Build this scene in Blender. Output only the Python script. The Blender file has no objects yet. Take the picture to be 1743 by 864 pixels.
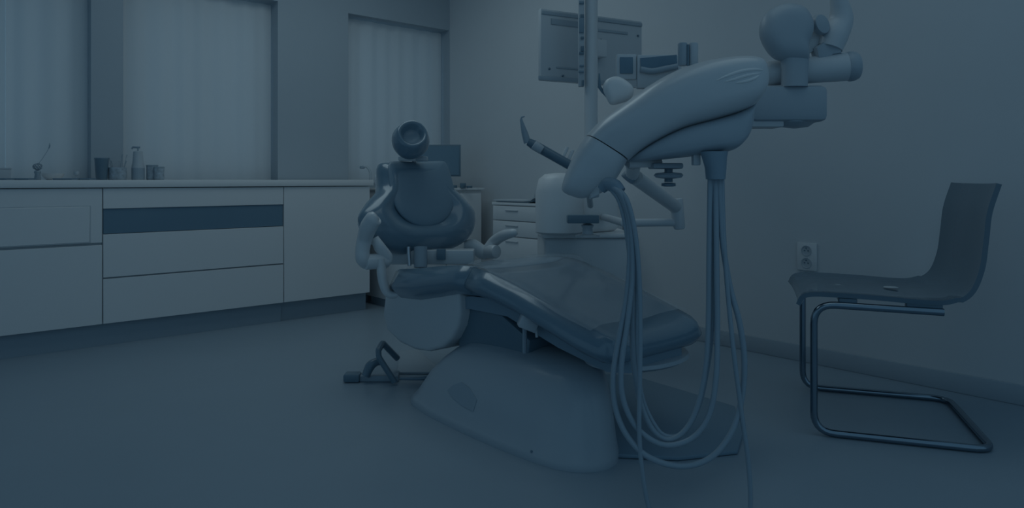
import bpy, bmesh, math, random
from mathutils import Vector, Matrix
PI = math.pi
random.seed(4)
S = bpy.context.scene
COL = S.collection

# ------------------------------------------------------------------ camera
F, CX, HY, EYE = 1204.0, 871.5, 305.0, 0.90        # focal length in pixels, picture centre, horizon row, eye height
A = math.radians(41.3)                              # angle between the picture plane and the window wall
CA, SA = math.cos(A), math.sin(A)
cam_d = bpy.data.cameras.new('camera')
cam = bpy.data.objects.new('camera', cam_d); COL.objects.link(cam); S.camera = cam
cam_d.sensor_width = 36.0
cam_d.lens = 36.0 * F / 1743.0
cam_d.shift_y = -(432.0 - HY) / 1743.0
cam.location = (0, 0, EYE)
cam.rotation_euler = (PI / 2, 0, -A)
cam_d.clip_end = 100

# ------------------------------------------------------------------ light
AMB = (0.33, 0.63, 0.90)                            # even blue world light, added so that shadows turn navy
KEY = (0.69, 0.91, 1.0)                             # cool white of the lamps and the window light
w = bpy.data.worlds.new('world'); S.world = w; w.use_nodes = True
bg = w.node_tree.nodes['Background']
bg.inputs[0].default_value = (*AMB, 1); bg.inputs[1].default_value = 0.255

def area(name, loc, rot, sx, sy, power, tint=KEY):
    l = bpy.data.lights.new(name, 'AREA'); l.shape = 'RECTANGLE'; l.size = sx; l.size_y = sy
    l.energy = power; l.color = tint
    o = bpy.data.objects.new(name, l); COL.objects.link(o); o.location = loc; o.rotation_euler = rot
    return o
area('daylight_first_window', (0.1, 5.15, 1.5), (-PI / 2, 0, 0), 1.5, 1.3, 0.35)
area('daylight_middle_window', (1.5, 5.15, 1.5), (-PI / 2, 0, 0), 1.1, 1.3, 0.25)
area('daylight_corner_window', (2.94, 5.15, 1.5), (-PI / 2, 0, 0), 1.0, 1.3, 0.25)
area('rear_ceiling_lamp', (1.8, 3.3, 2.64), (0, 0, 0), 1.8, 1.2, 7.0)
area('front_fill_light', (2.0, 1.2, 2.64), (0, 0, 0), 1.8, 1.0, 2.2)  # unseen light added to brighten the front of the right wall

S.view_settings.view_transform = 'Standard'
S.view_settings.look = 'None'
S.view_settings.exposure = 0.0
S.view_settings.gamma = 1.0
S.view_settings.use_curve_mapping = False

# ------------------------------------------------------------------ helpers
def at(px, py, d):
    """world point seen at a pixel of the photograph, d metres in front of the eye"""
    X, Y = (px - CX) / F * d, d
    return Vector((CA * X + SA * Y, -SA * X + CA * Y, EYE - (py - HY) / F * d))
def onfloor(px, py, z=0.0):
    return at(px, py, F * (EYE - z) / (py - HY))
RIGHT = Vector((CA, -SA, 0)); FWD = Vector((SA, CA, 0)); UP = Vector((0, 0, 1))
def mix(a, b, t): return tuple(a[i] + (b[i] - a[i]) * t for i in range(3))
NAVY, WHITE = (0.165, 0.265, 0.345), (0.80, 0.80, 0.80)

def mat(name, k, rough=0.5, coat=0.0, metal=0.0, noise=0.0, nscale=30, bump=0.0, spec=0.5, alpha=1.0, col=None):
    m = bpy.data.materials.new(name); m.use_nodes = True
    nt = m.node_tree; b = nt.nodes['Principled BSDF']
    c = col or mix(NAVY, WHITE, k)
    b.inputs['Base Color'].default_value = (*c, 1)
    b.inputs['Roughness'].default_value = rough
    b.inputs['Metallic'].default_value = metal
    b.inputs['Coat Weight'].default_value = coat
    b.inputs['Coat Roughness'].default_value = 0.12
    b.inputs['Specular IOR Level'].default_value = spec
    b.inputs['Alpha'].default_value = alpha
    if noise or bump:
        tc = nt.nodes.new('ShaderNodeTexCoord'); n = nt.nodes.new('ShaderNodeTexNoise')
        n.inputs['Scale'].default_value = nscale; n.inputs['Detail'].default_value = 4
        nt.links.new(tc.outputs['Object'], n.inputs['Vector'])
        if noise:
            r = nt.nodes.new('ShaderNodeMix'); r.data_type = 'RGBA'
            r.inputs['A'].default_value = (*[x * (1 - noise) for x in c], 1)
            r.inputs['B'].default_value = (*[min(1, x * (1 + noise)) for x in c], 1)
            nt.links.new(n.outputs['Fac'], r.inputs['Factor'])
            nt.links.new(r.outputs['Result'], b.inputs['Base Color'])
        if bump:
            bp = nt.nodes.new('ShaderNodeBump'); bp.inputs['Strength'].default_value = bump
            bp.inputs['Distance'].default_value = 0.002
            nt.links.new(n.outputs['Fac'], bp.inputs['Height'])
            nt.links.new(bp.outputs['Normal'], b.inputs['Normal'])
    return m

M = {}
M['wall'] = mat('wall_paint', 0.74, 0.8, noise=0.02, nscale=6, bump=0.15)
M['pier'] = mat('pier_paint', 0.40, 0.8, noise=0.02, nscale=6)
M['floor'] = mat('floor_vinyl', 0.23, 0.38, noise=0.04, nscale=3)
M['base'] = mat('baseboard_vinyl', 0.36, 0.5)
M['ceil'] = mat('ceiling_paint', 0.5, 0.8)
M['cab'] = mat('cabinet_laminate', 0.95, 0.35, noise=0.01, nscale=4)
M['cabin'] = mat('cabinet_carcass', 0.6, 0.6)
M['plinth'] = mat('plinth_laminate', 0.22, 0.5)
M['top'] = mat('worktop_laminate', 1.0, 0.3)
M['black'] = mat('black_gloss', 0.0, 0.3, col=(0.135, 0.215, 0.275))
M['glassblack'] = mat('black_glass', 0.0, 0.12, spec=0.25, col=(0.155, 0.25, 0.325))
M['dark'] = mat('dark_rubber', 0.08, 0.5)
M['leather'] = mat('navy_upholstery', 0.0, 0.3, coat=0.9, col=(0.145, 0.235, 0.305), bump=0.08, nscale=180)
M['leather2'] = mat('navy_upholstery_panel', 0.0, 0.42, coat=0.2, col=(0.185, 0.275, 0.345), bump=0.08, nscale=180)
M['shell'] = mat('white_enamel', 0.80, 0.3, coat=0.3)
M['shell2'] = mat('grey_enamel', 0.70, 0.35, coat=0.2)
M['bowl'] = mat('grey_bowl_plastic', 0.34, 0.4)
M['base_unit'] = mat('pedestal_enamel', 0.34, 0.35, coat=0.2)
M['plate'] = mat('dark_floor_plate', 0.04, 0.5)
M['hose'] = mat('grey_hose', 0.22, 0.45)
M['hose2'] = mat('dark_hose', 0.10, 0.45)
M['lamp'] = mat('lamp_housing', 0.36, 0.4)
M['lamp2'] = mat('lamp_shell', 0.66, 0.4)
M['metal'] = mat('chrome_tube', 0.5, 0.18, metal=1.0, col=(0.24, 0.31, 0.37))
M['steel'] = mat('brushed_steel', 0.5, 0.3, metal=0.8, col=(0.5, 0.55, 0.6))
M['grey'] = mat('grey_plastic', 0.5, 0.5)
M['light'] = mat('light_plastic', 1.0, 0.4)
M['mid'] = mat('mid_plastic', 0.24, 0.45)
M['pat'] = mat('speckled_print', 0.32, 0.5, noise=0.55, nscale=55)
M['socket'] = mat('socket_plastic', 0.85, 0.4)

def glassy(name, col, fac, rough=0.08):
    m = bpy.data.materials.new(name); m.use_nodes = True; nt = m.node_tree
    for n in list(nt.nodes):
        if n.type != 'OUTPUT_MATERIAL': nt.nodes.remove(n)
    out = nt.nodes['Material Output']
    t = nt.nodes.new('ShaderNodeBsdfTransparent'); t.inputs[0].default_value = (0.93, 0.96, 0.98, 1)
    p = nt.nodes.new('ShaderNodeBsdfPrincipled'); p.inputs['Base Color'].default_value = (*col, 1)
    p.inputs['Roughness'].default_value = rough
    x = nt.nodes.new('ShaderNodeMixShader'); x.inputs[0].default_value = fac
    nt.links.new(t.outputs[0], x.inputs[1]); nt.links.new(p.outputs[0], x.inputs[2]); nt.links.new(x.outputs[0], out.inputs[0])
    return m
M['smoke'] = glassy('smoky_clear_plastic', (0.13, 0.205, 0.265), 0.84)
M['film'] = glassy('clear_film', mix(NAVY, WHITE, 0.50), 0.34, 0.12)
M['pane'] = glassy('window_glass', mix(NAVY, WHITE, 0.9), 0.12, 0.05)

m = bpy.data.materials.new('sheer_curtain_cloth'); m.use_nodes = True; nt = m.node_tree
for n in list(nt.nodes):
    if n.type != 'OUTPUT_MATERIAL': nt.nodes.remove(n)
d1 = nt.nodes.new('ShaderNodeBsdfDiffuse'); d1.inputs[0].default_value = (0.75, 0.75, 0.75, 1)
t1 = nt.nodes.new('ShaderNodeBsdfTranslucent'); t1.inputs[0].default_value = (0.9, 0.9, 0.9, 1)
x1 = nt.nodes.new('ShaderNodeMixShader'); x1.inputs[0].default_value = 0.42
nt.links.new(d1.outputs[0], x1.inputs[1]); nt.links.new(t1.outputs[0], x1.inputs[2])
nt.links.new(x1.outputs[0], nt.nodes['Material Output'].inputs[0])
M['curtain'] = m

# --- object bookkeeping
def thing(name, label, cat, loc=(0, 0, 0), rotz=0, group=None):
    o = bpy.data.objects.new(name, None); COL.objects.link(o)
    o.location = loc; o.rotation_euler = (0, 0, rotz); o.empty_display_size = 0.1
    o['label'] = label; o['category'] = cat
    if group: o['group'] = group
    return o
def tag(o, label, cat, group=None):
    o['label'] = label; o['category'] = cat
    if group: o['group'] = group
    return o
def root_matrix(p):
    if p is None: return Matrix.Identity(4)
    mm = Matrix.Translation(p.location) @ p.rotation_euler.to_matrix().to_4x4()
    return (root_matrix(p.parent) @ mm) if p.parent else mm
def obj(name, bm, m, parent=None, world=False, smooth=True, loc=None, ang=38):
    """link a bmesh as ONE mesh object; world=True: its vertices are in world space"""
    me = bpy.data.meshes.new(name)
    if world and parent is not None:
        bm.transform(root_matrix(parent).inverted())
    if world and parent is None and loc is not None:
        bm.transform(Matrix.Translation(-Vector(loc)))
    bmesh.ops.recalc_face_normals(bm, faces=bm.faces)
    bm.to_mesh(me); bm.free()
    if smooth:
        me.polygons.foreach_set('use_smooth', [True] * len(me.polygons))
        me.set_sharp_from_angle(angle=math.radians(ang))
    o = bpy.data.objects.new(name, me); COL.objects.link(o)
    me.materials.append(m)
    if parent: o.parent = parent
    if loc is not None and parent is None: o.location = loc
    return o
def struct(name, bm, m, parent=None, **k):
    o = obj(name, bm, m, parent, **k)
    if parent is None: o['kind'] = 'structure'
    return o
def B(): return bmesh.new()

# --- shapes
def box(bm, c, s, bev=0.0, seg=2, M4=None):
    r = bmesh.ops.create_cube(bm, size=1.0)
    vs = r['verts']
    bmesh.ops.scale(bm, vec=s, verts=vs)
    if bev:
        es = list({e for v in vs for e in v.link_edges})
        rr = bmesh.ops.bevel(bm, geom=es, offset=bev, segments=seg, profile=0.5, affect='EDGES')
        vs = list({v for f in rr['faces'] for v in f.verts} | {v for v in vs if v.is_valid})
        vs = list({u for v in vs for f in v.link_faces for u in f.verts})
    if M4 is not None: bmesh.ops.transform(bm, matrix=M4, verts=vs)
    bmesh.ops.translate(bm, vec=c, verts=vs)
    return bm
def box2(bm, a, b, bev=0.0, seg=2):
    return box(bm, [(a[i] + b[i]) / 2 for i in range(3)], [abs(b[i] - a[i]) for i in range(3)], bev, seg)
def ring_skin(bm, rings, closed=True, cap=True, loop=False):
    vr = [[bm.verts.new(p) for p in r] for r in rings]
    n = len(vr[0])
    m_ = len(vr)
    for i in range(m_ if loop else m_ - 1):
        a, b = vr[i], vr[(i + 1) % m_]
        for j in range(n if closed else n - 1):
            k = (j + 1) % n
            bm.faces.new((a[j], a[k], b[k], b[j]))
    if cap and closed and not loop:
        bm.faces.new(vr[0][::-1]); bm.faces.new(vr[-1])
    return bm
def spline(pts, n=8):
    P = [Vector(p) for p in pts]
    if len(P) < 3: return P
    out = []
    for i in range(len(P) - 1):
        p0 = P[i - 1] if i else P[0] * 2 - P[1]
        p1, p2 = P[i], P[i + 1]
        p3 = P[i + 2] if i + 2 < len(P) else P[-1] * 2 - P[-2]
        for k in range(n):
            t = k / n
            out.append(0.5 * ((2 * p1) + (p2 - p0) * t + (2 * p0 - 5 * p1 + 4 * p2 - p3) * t * t + (3 * p1 - p0 - 3 * p2 + p3) * t ** 3))
    out.append(P[-1]); return out
def round_path(pts, r, n=5):
    """polyline with rounded corners"""
    P = [Vector(p) for p in pts]; out = [P[0]]
    for i in range(1, len(P) - 1):
        a = (P[i - 1] - P[i]); b = (P[i + 1] - P[i])
        rr = min(r, a.length * 0.49, b.length * 0.49)
        s, e = P[i] + a.normalized() * rr, P[i] + b.normalized() * rr
        for k in range(n + 1):
            t = k / n
            out.append((1 - t) ** 2 * s + 2 * t * (1 - t) * P[i] + t * t * e)
    out.append(P[-1]); return out
def tube(bm, path, r, seg=10, flat=1.0, cap=True):
    """sweep a circle; r is a number or one radius per point"""
    P = [Vector(p) for p in path]; n = len(P)
    R = r if isinstance(r, (list, tuple)) else [r] * n
    if len(R) != n:
        R = [R[min(len(R) - 1, int(i * (len(R) - 1) / (n - 1)))] * (1 - (i * (len(R) - 1) / (n - 1)) % 1) + R[min(len(R) - 1, int(i * (len(R) - 1) / (n - 1)) + 1)] * ((i * (len(R) - 1) / (n - 1)) % 1) for i in range(n)]
    t0 = (P[1] - P[0]).normalized()
    u = t0.orthogonal().normalized(); rings = []
    if abs(t0.z) < 0.9: u = (Vector((0, 0, 1)) - t0 * t0.z).normalized()
    for i in range(n):
        t = (P[min(i + 1, n - 1)] - P[max(i - 1, 0)]).normalized()
        u = (u - t * u.dot(t)).normalized(); v = t.cross(u)
        rings.append([P[i] + (u * math.cos(2 * PI * k / seg) + v * math.sin(2 * PI * k / seg) * flat) * R[i] for k in range(seg)])
    return ring_skin(bm, rings, cap=cap)
def cyl(bm, a, b, r, r2=None, seg=20, bev=0.0):
    a, b = Vector(a), Vector(b); r2 = r if r2 is None else r2
    if bev:
        d = (b - a).normalized() * bev
        return tube(bm, [a, a + d * 0.3, a + d, b - d, b - d * 0.3, b], [r - bev, r - bev * 0.3, r, r2, r2 - bev * 0.3, r2 - bev], seg)
    return tube(bm, [a, b], [r, r2], seg)
def lathe(bm, prof, c=(0, 0, 0), axis=(0, 0, 1), seg=28, sx=1.0, sy=1.0):
    q = Vector((0, 0, 1)).rotation_difference(Vector(axis).normalized())
    rings = []
    for r, z in prof:
        rings.append([Vector(c) + q @ Vector((max(r, 1e-4) * math.cos(2 * PI * k / seg) * sx, max(r, 1e-4) * math.sin(2 * PI * k / seg) * sy, z)) for k in range(seg)])
    return ring_skin(bm, rings)
def prism(bm, pts, ex, bev=0.0, seg=2):
    """extrude a closed 3-D polygon along vector ex"""
    vs = [bm.verts.new(p) for p in pts]; f = bm.faces.new(vs)
    r = bmesh.ops.extrude_face_region(bm, geom=[f])
    nv = [g for g in r['geom'] if isinstance(g, bmesh.types.BMVert)]
    bmesh.ops.translate(bm, vec=ex, verts=nv)
    if bev:
        fs = [f] + [g for g in r['geom'] if isinstance(g, bmesh.types.BMFace)]
        es = list({e for g in fs for e in g.edges})
        bmesh.ops.bevel(bm, geom=es, offset=bev, segments=seg, profile=0.5, affect='EDGES')
    return bm
def loft(bm, stations, seg=28, power=2.6):
    """stations: (centre, half vector a, half vector b): superellipse sections"""
    rings = []
    for c, a, b in stations:
        c, a, b = Vector(c), Vector(a), Vector(b); ring = []
        for k in range(seg):
            th = 2 * PI * k / seg
            cc, ss = math.cos(th), math.sin(th)
            ring.append(c + a * (math.copysign(abs(cc) ** (2 / power), cc)) + b * (math.copysign(abs(ss) ** (2 / power), ss)))
        rings.append(ring)
    return ring_skin(bm, rings)
def closed_spline(pts, n=6):
    P = [Vector(p) for p in pts]; m_ = len(P); out = []
    for i in range(m_):
        p0, p1, p2, p3 = P[i - 1], P[i], P[(i + 1) % m_], P[(i + 2) % m_]
        for k in range(n):
            t = k / n
            out.append(0.5 * ((2 * p1) + (p2 - p0) * t + (2 * p0 - 5 * p1 + 4 * p2 - p3) * t * t + (3 * p1 - p0 - 3 * p2 + p3) * t ** 3))
    return out
def pillow(bm, outline, c, U, V, N, front, back, rings=12, dish=0.0, rim=0.0, bend=0.0):
    """padded cushion: closed outline in (u,v) about c; front/back thickness along +N/-N"""
    U, V, N = Vector(U), Vector(V), Vector(N); c = Vector(c)
    def lay(r, sgn, T):
        ring = []
        d = T * (max(0.0, 1 - r ** 4)) ** 0.5
        if sgn > 0: d += rim * math.exp(-((r - 0.72) / 0.16) ** 2) - dish * math.exp(-(r / 0.5) ** 4)
        for p in outline:
            u, v = p[0] * r, p[1] * r
            ring.append(c + U * u + V * v + N * (sgn * d + bend * u * u))
        return ring
    rs = [0.04] + [i / rings for i in range(1, rings)] + [0.965, 0.99]
    R = [lay(r, 1, front) for r in rs] + [lay(1.0, 1, 0.0)] + [lay(r, -1, back) for r in reversed(rs)]
    return ring_skin(bm, R)

def surface_of(bm):
    """ray cast on a finished surface: the spot the photograph shows at a pixel, with its normal"""
    from mathutils.bvhtree import BVHTree
    bmesh.ops.recalc_face_normals(bm, faces=bm.faces)
    tree = BVHTree.FromBMesh(bm); eye = Vector((0, 0, EYE))
    def hit(px, py):
        d = (at(px, py, 1.0) - eye).normalized()
        loc, nor, _, _ = tree.ray_cast(eye, d)
        if loc is None: return at(px, py, 2.0), -d
        return loc, (nor if nor.dot(d) < 0 else -nor)
    return hit

# ================================================================== THE SETTING
XW, YW = 3.39, 4.62            # right wall and window wall
X0, Y0, ZC = -3.0, -2.0, 2.70
bm = B(); box2(bm, (X0, Y0, -0.1), (XW + 0.3, YW + 0.6, 0)); struct('floor', bm, M['floor'], smooth=False)
bm = B(); box2(bm, (X0, 0.6, ZC), (XW + 0.3, YW + 0.6, ZC + 0.1)); struct('ceiling', bm, M['ceil'], smooth=False)
bm = B(); box2(bm, (XW, Y0, 0), (XW + 0.15, YW + 0.6, ZC)); struct('wall_right', bm, M['wall'], smooth=False)
# window wall: parapet, lintel, piers between the bays
bays = [(-2.6, -0.75), (-0.62, 0.86), (1.025, 1.96), (2.484, 3.385)]
ZS, ZL = 0.86, 2.10
bm = B()
box2(bm, (X0, YW, 0), (XW, YW + 0.30, ZS)); box2(bm, (X0, YW, ZL), (XW, YW + 0.30, ZC))
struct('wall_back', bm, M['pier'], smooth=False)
edges = [X0] + [v for b in bays for v in b] + [XW]
for i in range(0, len(edges), 2):
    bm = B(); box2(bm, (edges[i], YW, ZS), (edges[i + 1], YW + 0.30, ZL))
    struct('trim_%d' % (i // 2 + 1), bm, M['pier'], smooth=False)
for i, (a, b) in enumerate(bays):
    root = bpy.data.objects.new('window_%d' % (i + 1), None); COL.objects.link(root)
    root.location = ((a + b) / 2, YW + 0.24, ZS); root['kind'] = 'structure'
    h = ZL - ZS; hw = (b - a) / 2
    bm = B()
    for s in (-1, 1): box(bm, (s * (hw - 0.03), 0, h / 2), (0.06, 0.06, h))
    for z in (0.03, h - 0.03): box(bm, (0, 0, z), (2 * hw, 0.06, 0.06))
    obj('window_frame', bm, M['light'], root, smooth=False)
    bm = B(); box(bm, (0, 0, h / 2), (0.05, 0.05, h - 0.1)); obj('mullion', bm, M['light'], root, smooth=False)
    for s in (-1, 1):
        bm = B(); box(bm, (s * hw / 2, 0, h / 2), (hw - 0.08, 0.006, h - 0.12)); obj('pane', bm, M['pane'], root, smooth=False)
# baseboard on the right wall
bm = B(); box2(bm, (XW - 0.012, Y0, 0), (XW, YW, 0.082), 0.004); struct('baseboard_right', bm, M['base'])

# sheer curtains, one panel each
panels = [(0.47, 0.86, 'narrow sheer curtain panel left of the slim wall pier'),
          (-0.62, 0.468, 'sheer curtain panel at the far left edge of the picture'),
          (1.03, 1.95, 'wide sheer curtain between the slim and the wide wall pier'),
          (2.49, 3.37, 'sheer curtain in the room corner behind the dental chair')]
for a, b, lab in panels:
    bm = B(); n = int((b - a) / 0.011); g = []
    for i in range(n + 1):
        x = a + (b - a) * i / n
        y = 0.006 * math.sin(i * 0.55 + 0.6 * math.sin(i * 0.17)) + 0.003 * math.sin(i * 0.21 + 1)
        g.append([bm.verts.new((x, YW + 0.09 + y, z)) for z in (ZS + 0.012, 1.3, 1.7, ZL - 0.015)])
    for i in range(n):
        for j in range(3): bm.faces.new((g[i][j], g[i + 1][j], g[i + 1][j + 1], g[i][j + 1]))
    loc = ((a + b) / 2, YW + 0.09, ZS)
    o = obj('sheer_curtain', bm, M['curtain'], None, world=True, loc=loc, ang=180)
    tag(o, lab, 'curtain', 'sheer curtains in the window bays')

# ================================================================== FITTED CABINETS under the windows
YF, YB, ZT, ZU, ZB = 4.30, 4.61, 0.897, 0.856, 0.124
def cabinet(label, x0, x1, build, plinth=True):
    t = thing('base_cabinet', label, 'cabinet', ((x0 + x1) / 2, (YF + YB) / 2, 0), 0, 'white fitted cabinets under the windows')
    bm = B(); box2(bm, (x0 + 0.001, YF + 0.02, ZB), (x1 - 0.001, YB, ZU - 0.002)); obj('carcass', bm, M['cabin'], t, world=True, smooth=False)
    if plinth:
        bm = B(); box2(bm, (x0, YF + 0.045, 0), (x1, YB, ZB)); obj('plinth', bm, M['plinth'], t, world=True, smooth=False)
    build(t, x0, x1); return t
def front(t, name, x0, x1, z0, z1, m='cab', y=YF, th=0.02):
    bm = B(); box2(bm, (x0, y, z0), (x1, y + th, z1), 0.0012, 1); return obj(name, bm, M[m], t, world=True)
G = 0.0025
def unit_a(t, x0, x1):
    front(t, 'door', x0 + G, x1 - G, ZB, 0.548)
    f = front(t, 'drawer', x0 + G, x1 - G, 0.561, ZU - 0.005)
    bm = B(); box2(bm, (x0 + 0.10, YF - 0.004, 0.566), (x1 - 0.062, YF + 0.002, 0.756), 0.002, 1)
    obj('inset_panel', bm, M['cab'], f, world=True)
    bm = B(); box2(bm, (x0 + 0.09, YF - 0.0015, 0.562), (x1 - 0.056, YF + 0.001, 0.761)); obj('groove', bm, M['cabin'], f, world=True)
def unit_b(t, x0, x1):
    front(t, 'apron', x0 + G, x1 - G, 0.742, ZU - 0.005)
    front(t, 'dark_panel', x0 + 0.004, x1 - 0.004, 0.607, 0.741, 'glassblack', YF + 0.006, 0.016)
    front(t, 'drawer', x0 + G, x1 - G, 0.372, 0.604)
    front(t, 'drawer', x0 + G, x1 - G, ZB, 0.364)
def unit_c(t, x0, x1):
    front(t, 'door', x0 + G, x1 - G, ZB, ZU - 0.005)
    bm = B(); box2(bm, (x0, YF + 0.06, 0), (x1, YB, ZB)); obj('plinth', bm, M['mid'], t, world=True, smooth=False)
cabinet('white base cabinet with inset drawer front at left edge of picture', -0.20, 0.855, unit_a)
cabinet('white base cabinet with long black panel over two wide drawers', 0.855, 1.862, unit_b)
cabinet('white single-door base cabinet nearest the dental chair', 1.862, 2.478, unit_c, plinth=False)
cabinet('white base cabinet cut off by the left border of the frame', -1.25, -0.20, unit_a)
bm = B(); box2(bm, (-1.25, YF - 0.012, ZU), (2.50, YB, ZT), 0.004, 2)
tag(obj('worktop', bm, M['top'], None, world=True, loc=(0.6, 4.45, ZU)), 'long white worktop running along the window wall', 'worktop')

# ---- small things on the worktop
def on_top(px, y=4.47):
    d = (px - CX) / F
    Y = y / (CA - SA * d); X = d * Y
    return Vector((CA * X + SA * Y, y, ZT)), Y
def pxw(n, Y): return n * Y / F
p, Y = on_top(173)
t = thing('tumbler', 'dark tapered tumbler leftmost of the pots by the slim pier', 'cup', p)
bm = B(); r = pxw(10, Y); h = pxw(37, Y)
lathe(bm, [(r * .82, 0), (r * .86, .002), (r * 1.1, h), (r * 1.02, h), (r * .78, .006)], seg=24); obj('cup_wall', bm, M['black'], t)
bm = B(); lathe(bm, [(r * 1.1, h - .004), (r * 1.13, h - .002), (r * 1.13, h + .001), (r * 1.04, h + .001), (r * 1.02, h - .003)], seg=24); obj('rim', bm, M['dark'], t)
p, Y = on_top(200)
t = thing('brush_jar', 'low grey jar holding a bunch of thin brushes', 'jar', p)
bm = B(); r = pxw(14, Y); h = pxw(21, Y)
lathe(bm, [(r * .95, 0), (r, .003), (r, h), (r * .93, h), (r * .9, .006)], seg=24); obj('jar_wall', bm, M['pat'], t)
for k in range(7):
    a = k * 2.4; bm = B(); q = Vector((r * .4 * math.cos(a), r * .4 * math.sin(a), .008)); e = Vector((r * 1.0 * math.cos(a + .3), r * .7 * math.sin(a), h * (1.55 + .25 * (k % 3))))
    tube(bm, [q, q.lerp(e, .8), e], [.0018, .0018, .0035], 6); obj('brush', bm, M['grey' if k % 2 else 'mid'], t)
p, Y = on_top(235)
t = thing('pump_bottle', 'tall grey pump bottle right of the brush jar', 'bottle', p)
bm = B(); r = pxw(10, Y); h = pxw(48, Y)
lathe(bm, [(r * .95, 0), (r, .004), (r * 1.0, h * .45), (r * .85, h * .62), (r * .72, h), (r * .5, h + .004)], seg=24); obj('bottle_body', bm, M['grey'], t)
bm = B(); lathe(bm, [(r * 1.015, h * .02), (r * 1.015, h * .42)], seg=24); obj('label_band', bm, M['mid'], t)
bm = B(); cyl(bm, (0, 0, h), (0, 0, h + .022), .005, seg=12); q = RIGHT * -.03
tube(bm, [(0.01, 0, h + .024), q + Vector((0, 0, h + .026)), q * 1.2 + Vector((0, 0, h + .016))], .0055, 8); obj('pump', bm, M['mid'], t)
for i, (px, lab, w_, h_, yy) in enumerate([(259, 'speckled dark pot right of the pump bottle', 9, 25, 4.47), (271, 'shorter speckled pot at the right end of the counter pots', 8, 22, 4.42)]):
    p, Y = on_top(px, yy); r = pxw(w_, Y); h = pxw(h_, Y)
    t = thing('small_pot', lab, 'pot', p, 0, 'speckled pots on the worktop')
    bm = B(); lathe(bm, [(r * .9, 0), (r, .004), (r * .96, h * .5), (r, h), (r * .9, h), (r * .85, .01)], seg=20); obj('pot_wall', bm, M['pat'], t)
    bm = B(); lathe(bm, [(r * 1.0, h - .006), (r * 1.06, h - .004), (r * 1.06, h), (r * .9, h + .002)], seg=20); obj('rim', bm, M['mid'], t)
# stem in a little pot
p, Y = on_top(64)
t = thing('stem_vase', 'small round vase with one thin bent stem on the worktop', 'vase', p)
bm = B(); lathe(bm, [(.014, 0), (.016, .004), (.013, .03), (.017, .042), (.012, .05), (.010, .05)], seg=18); obj('vase_body', bm, M['mid'], t)
bm = B()
for k in range(9):
    a = 2 * PI * k / 9; tube(bm, spline([(0, 0, .05), (.018 * math.cos(a), .018 * math.sin(a), .062), (.019 * math.cos(a + .6), .019 * math.sin(a + .6), .078), (.003, 0, .088)], 4), .0026, 6)
obj('wire_ball', bm, M['mid'], t)
bm = B(); q = RIGHT
tube(bm, spline([Vector((0, 0, .08)), q * .02 + UP * .105, q * .05 + UP * .15, q * .062 + UP * .18], 6), .0011, 6); obj('stem', bm, M['mid'], t)
bm = B(); tube(bm, spline([q * .061 + UP * .165, q * .064 + UP * .18, q * .064 + UP * .195], 3), [.001, .0035, .001], 8); obj('bud', bm, M['mid'], t)
p, Y = on_top(130)
t = thing('small_goblet', 'small pale goblet between the stem vase and dark tumbler', 'cup', p)
bm = B(); lathe(bm, [(.012, 0), (.012, .003), (.003, .006), (.003, .02), (.012, .028), (.014, .042), (.012, .046), (.011, .044)], seg=18); obj('goblet_bowl', bm, M['grey'], t)
for px, w_, lab in [(6, 24, 'dark flat tray at the left border of the worktop'), (43, 24, 'dark flat tray left of the stem vase'), (112, 33, 'long dark flat tray right of the stem vase'), (147, 22, 'dark flat tray beside the dark tumbler')]:
    p, Y = on_top(px, 4.40); wv = pxw(w_, Y)
    t = thing('flat_tray', lab, 'tray', p, -A, 'dark flat trays on the worktop')
    bm = B(); box(bm, (0, 0, .003), (wv, .06, .006), .002); obj('tray_plate', bm, M['dark'], t)
    bm = B(); 
    for s in (-1, 1): box(bm, (0, s * .029, .007), (wv, .003, .004))
    obj('rim', bm, M['dark'], t)
p, Y = on_top(8, 4.52)
t = thing('grey_box', 'pale grey box at the left end of the worktop', 'box', p, 0)
bm = B(); box(bm, (-.02, 0, .03), (.09, .06, .052), .003); obj('box_body', bm, M['grey'], t)
bm = B(); box(bm, (-.02, 0, .059), (.094, .064, .008), .002); obj('lid', bm, M['grey'], t)
p, Y = on_top(90, 4.54)
t = thing('clear_dish', 'low pale dish behind the stem vase', 'dish', p)
bm = B(); lathe(bm, [(.03, 0), (.05, .02), (.055, .035), (.05, .035), (.028, .006)], seg=24); obj('dish_wall', bm, M['light'], t)
# tap at the end of the worktop
p, Y = on_top(631, 4.42)
t = thing('tap', 'small grey tap at the right end of the worktop', 'tap', p)
bm = B(); cyl(bm, (0, 0, 0), (0, 0, .05), .011, .008, 14); obj('tap_body', bm, M['grey'], t)
bm = B(); tube(bm, spline([UP * .045, RIGHT * -.02 + UP * .085, RIGHT * -.05 + UP * .095, RIGHT * -.066 + UP * .085], 5), .0085, 10); obj('spout', bm, M['grey'], t)
bm = B(); box(bm, RIGHT * -.06 + UP * .088, (.03, .03, .02), .006); obj('tap_handle', bm, M['mid'], t)

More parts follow.
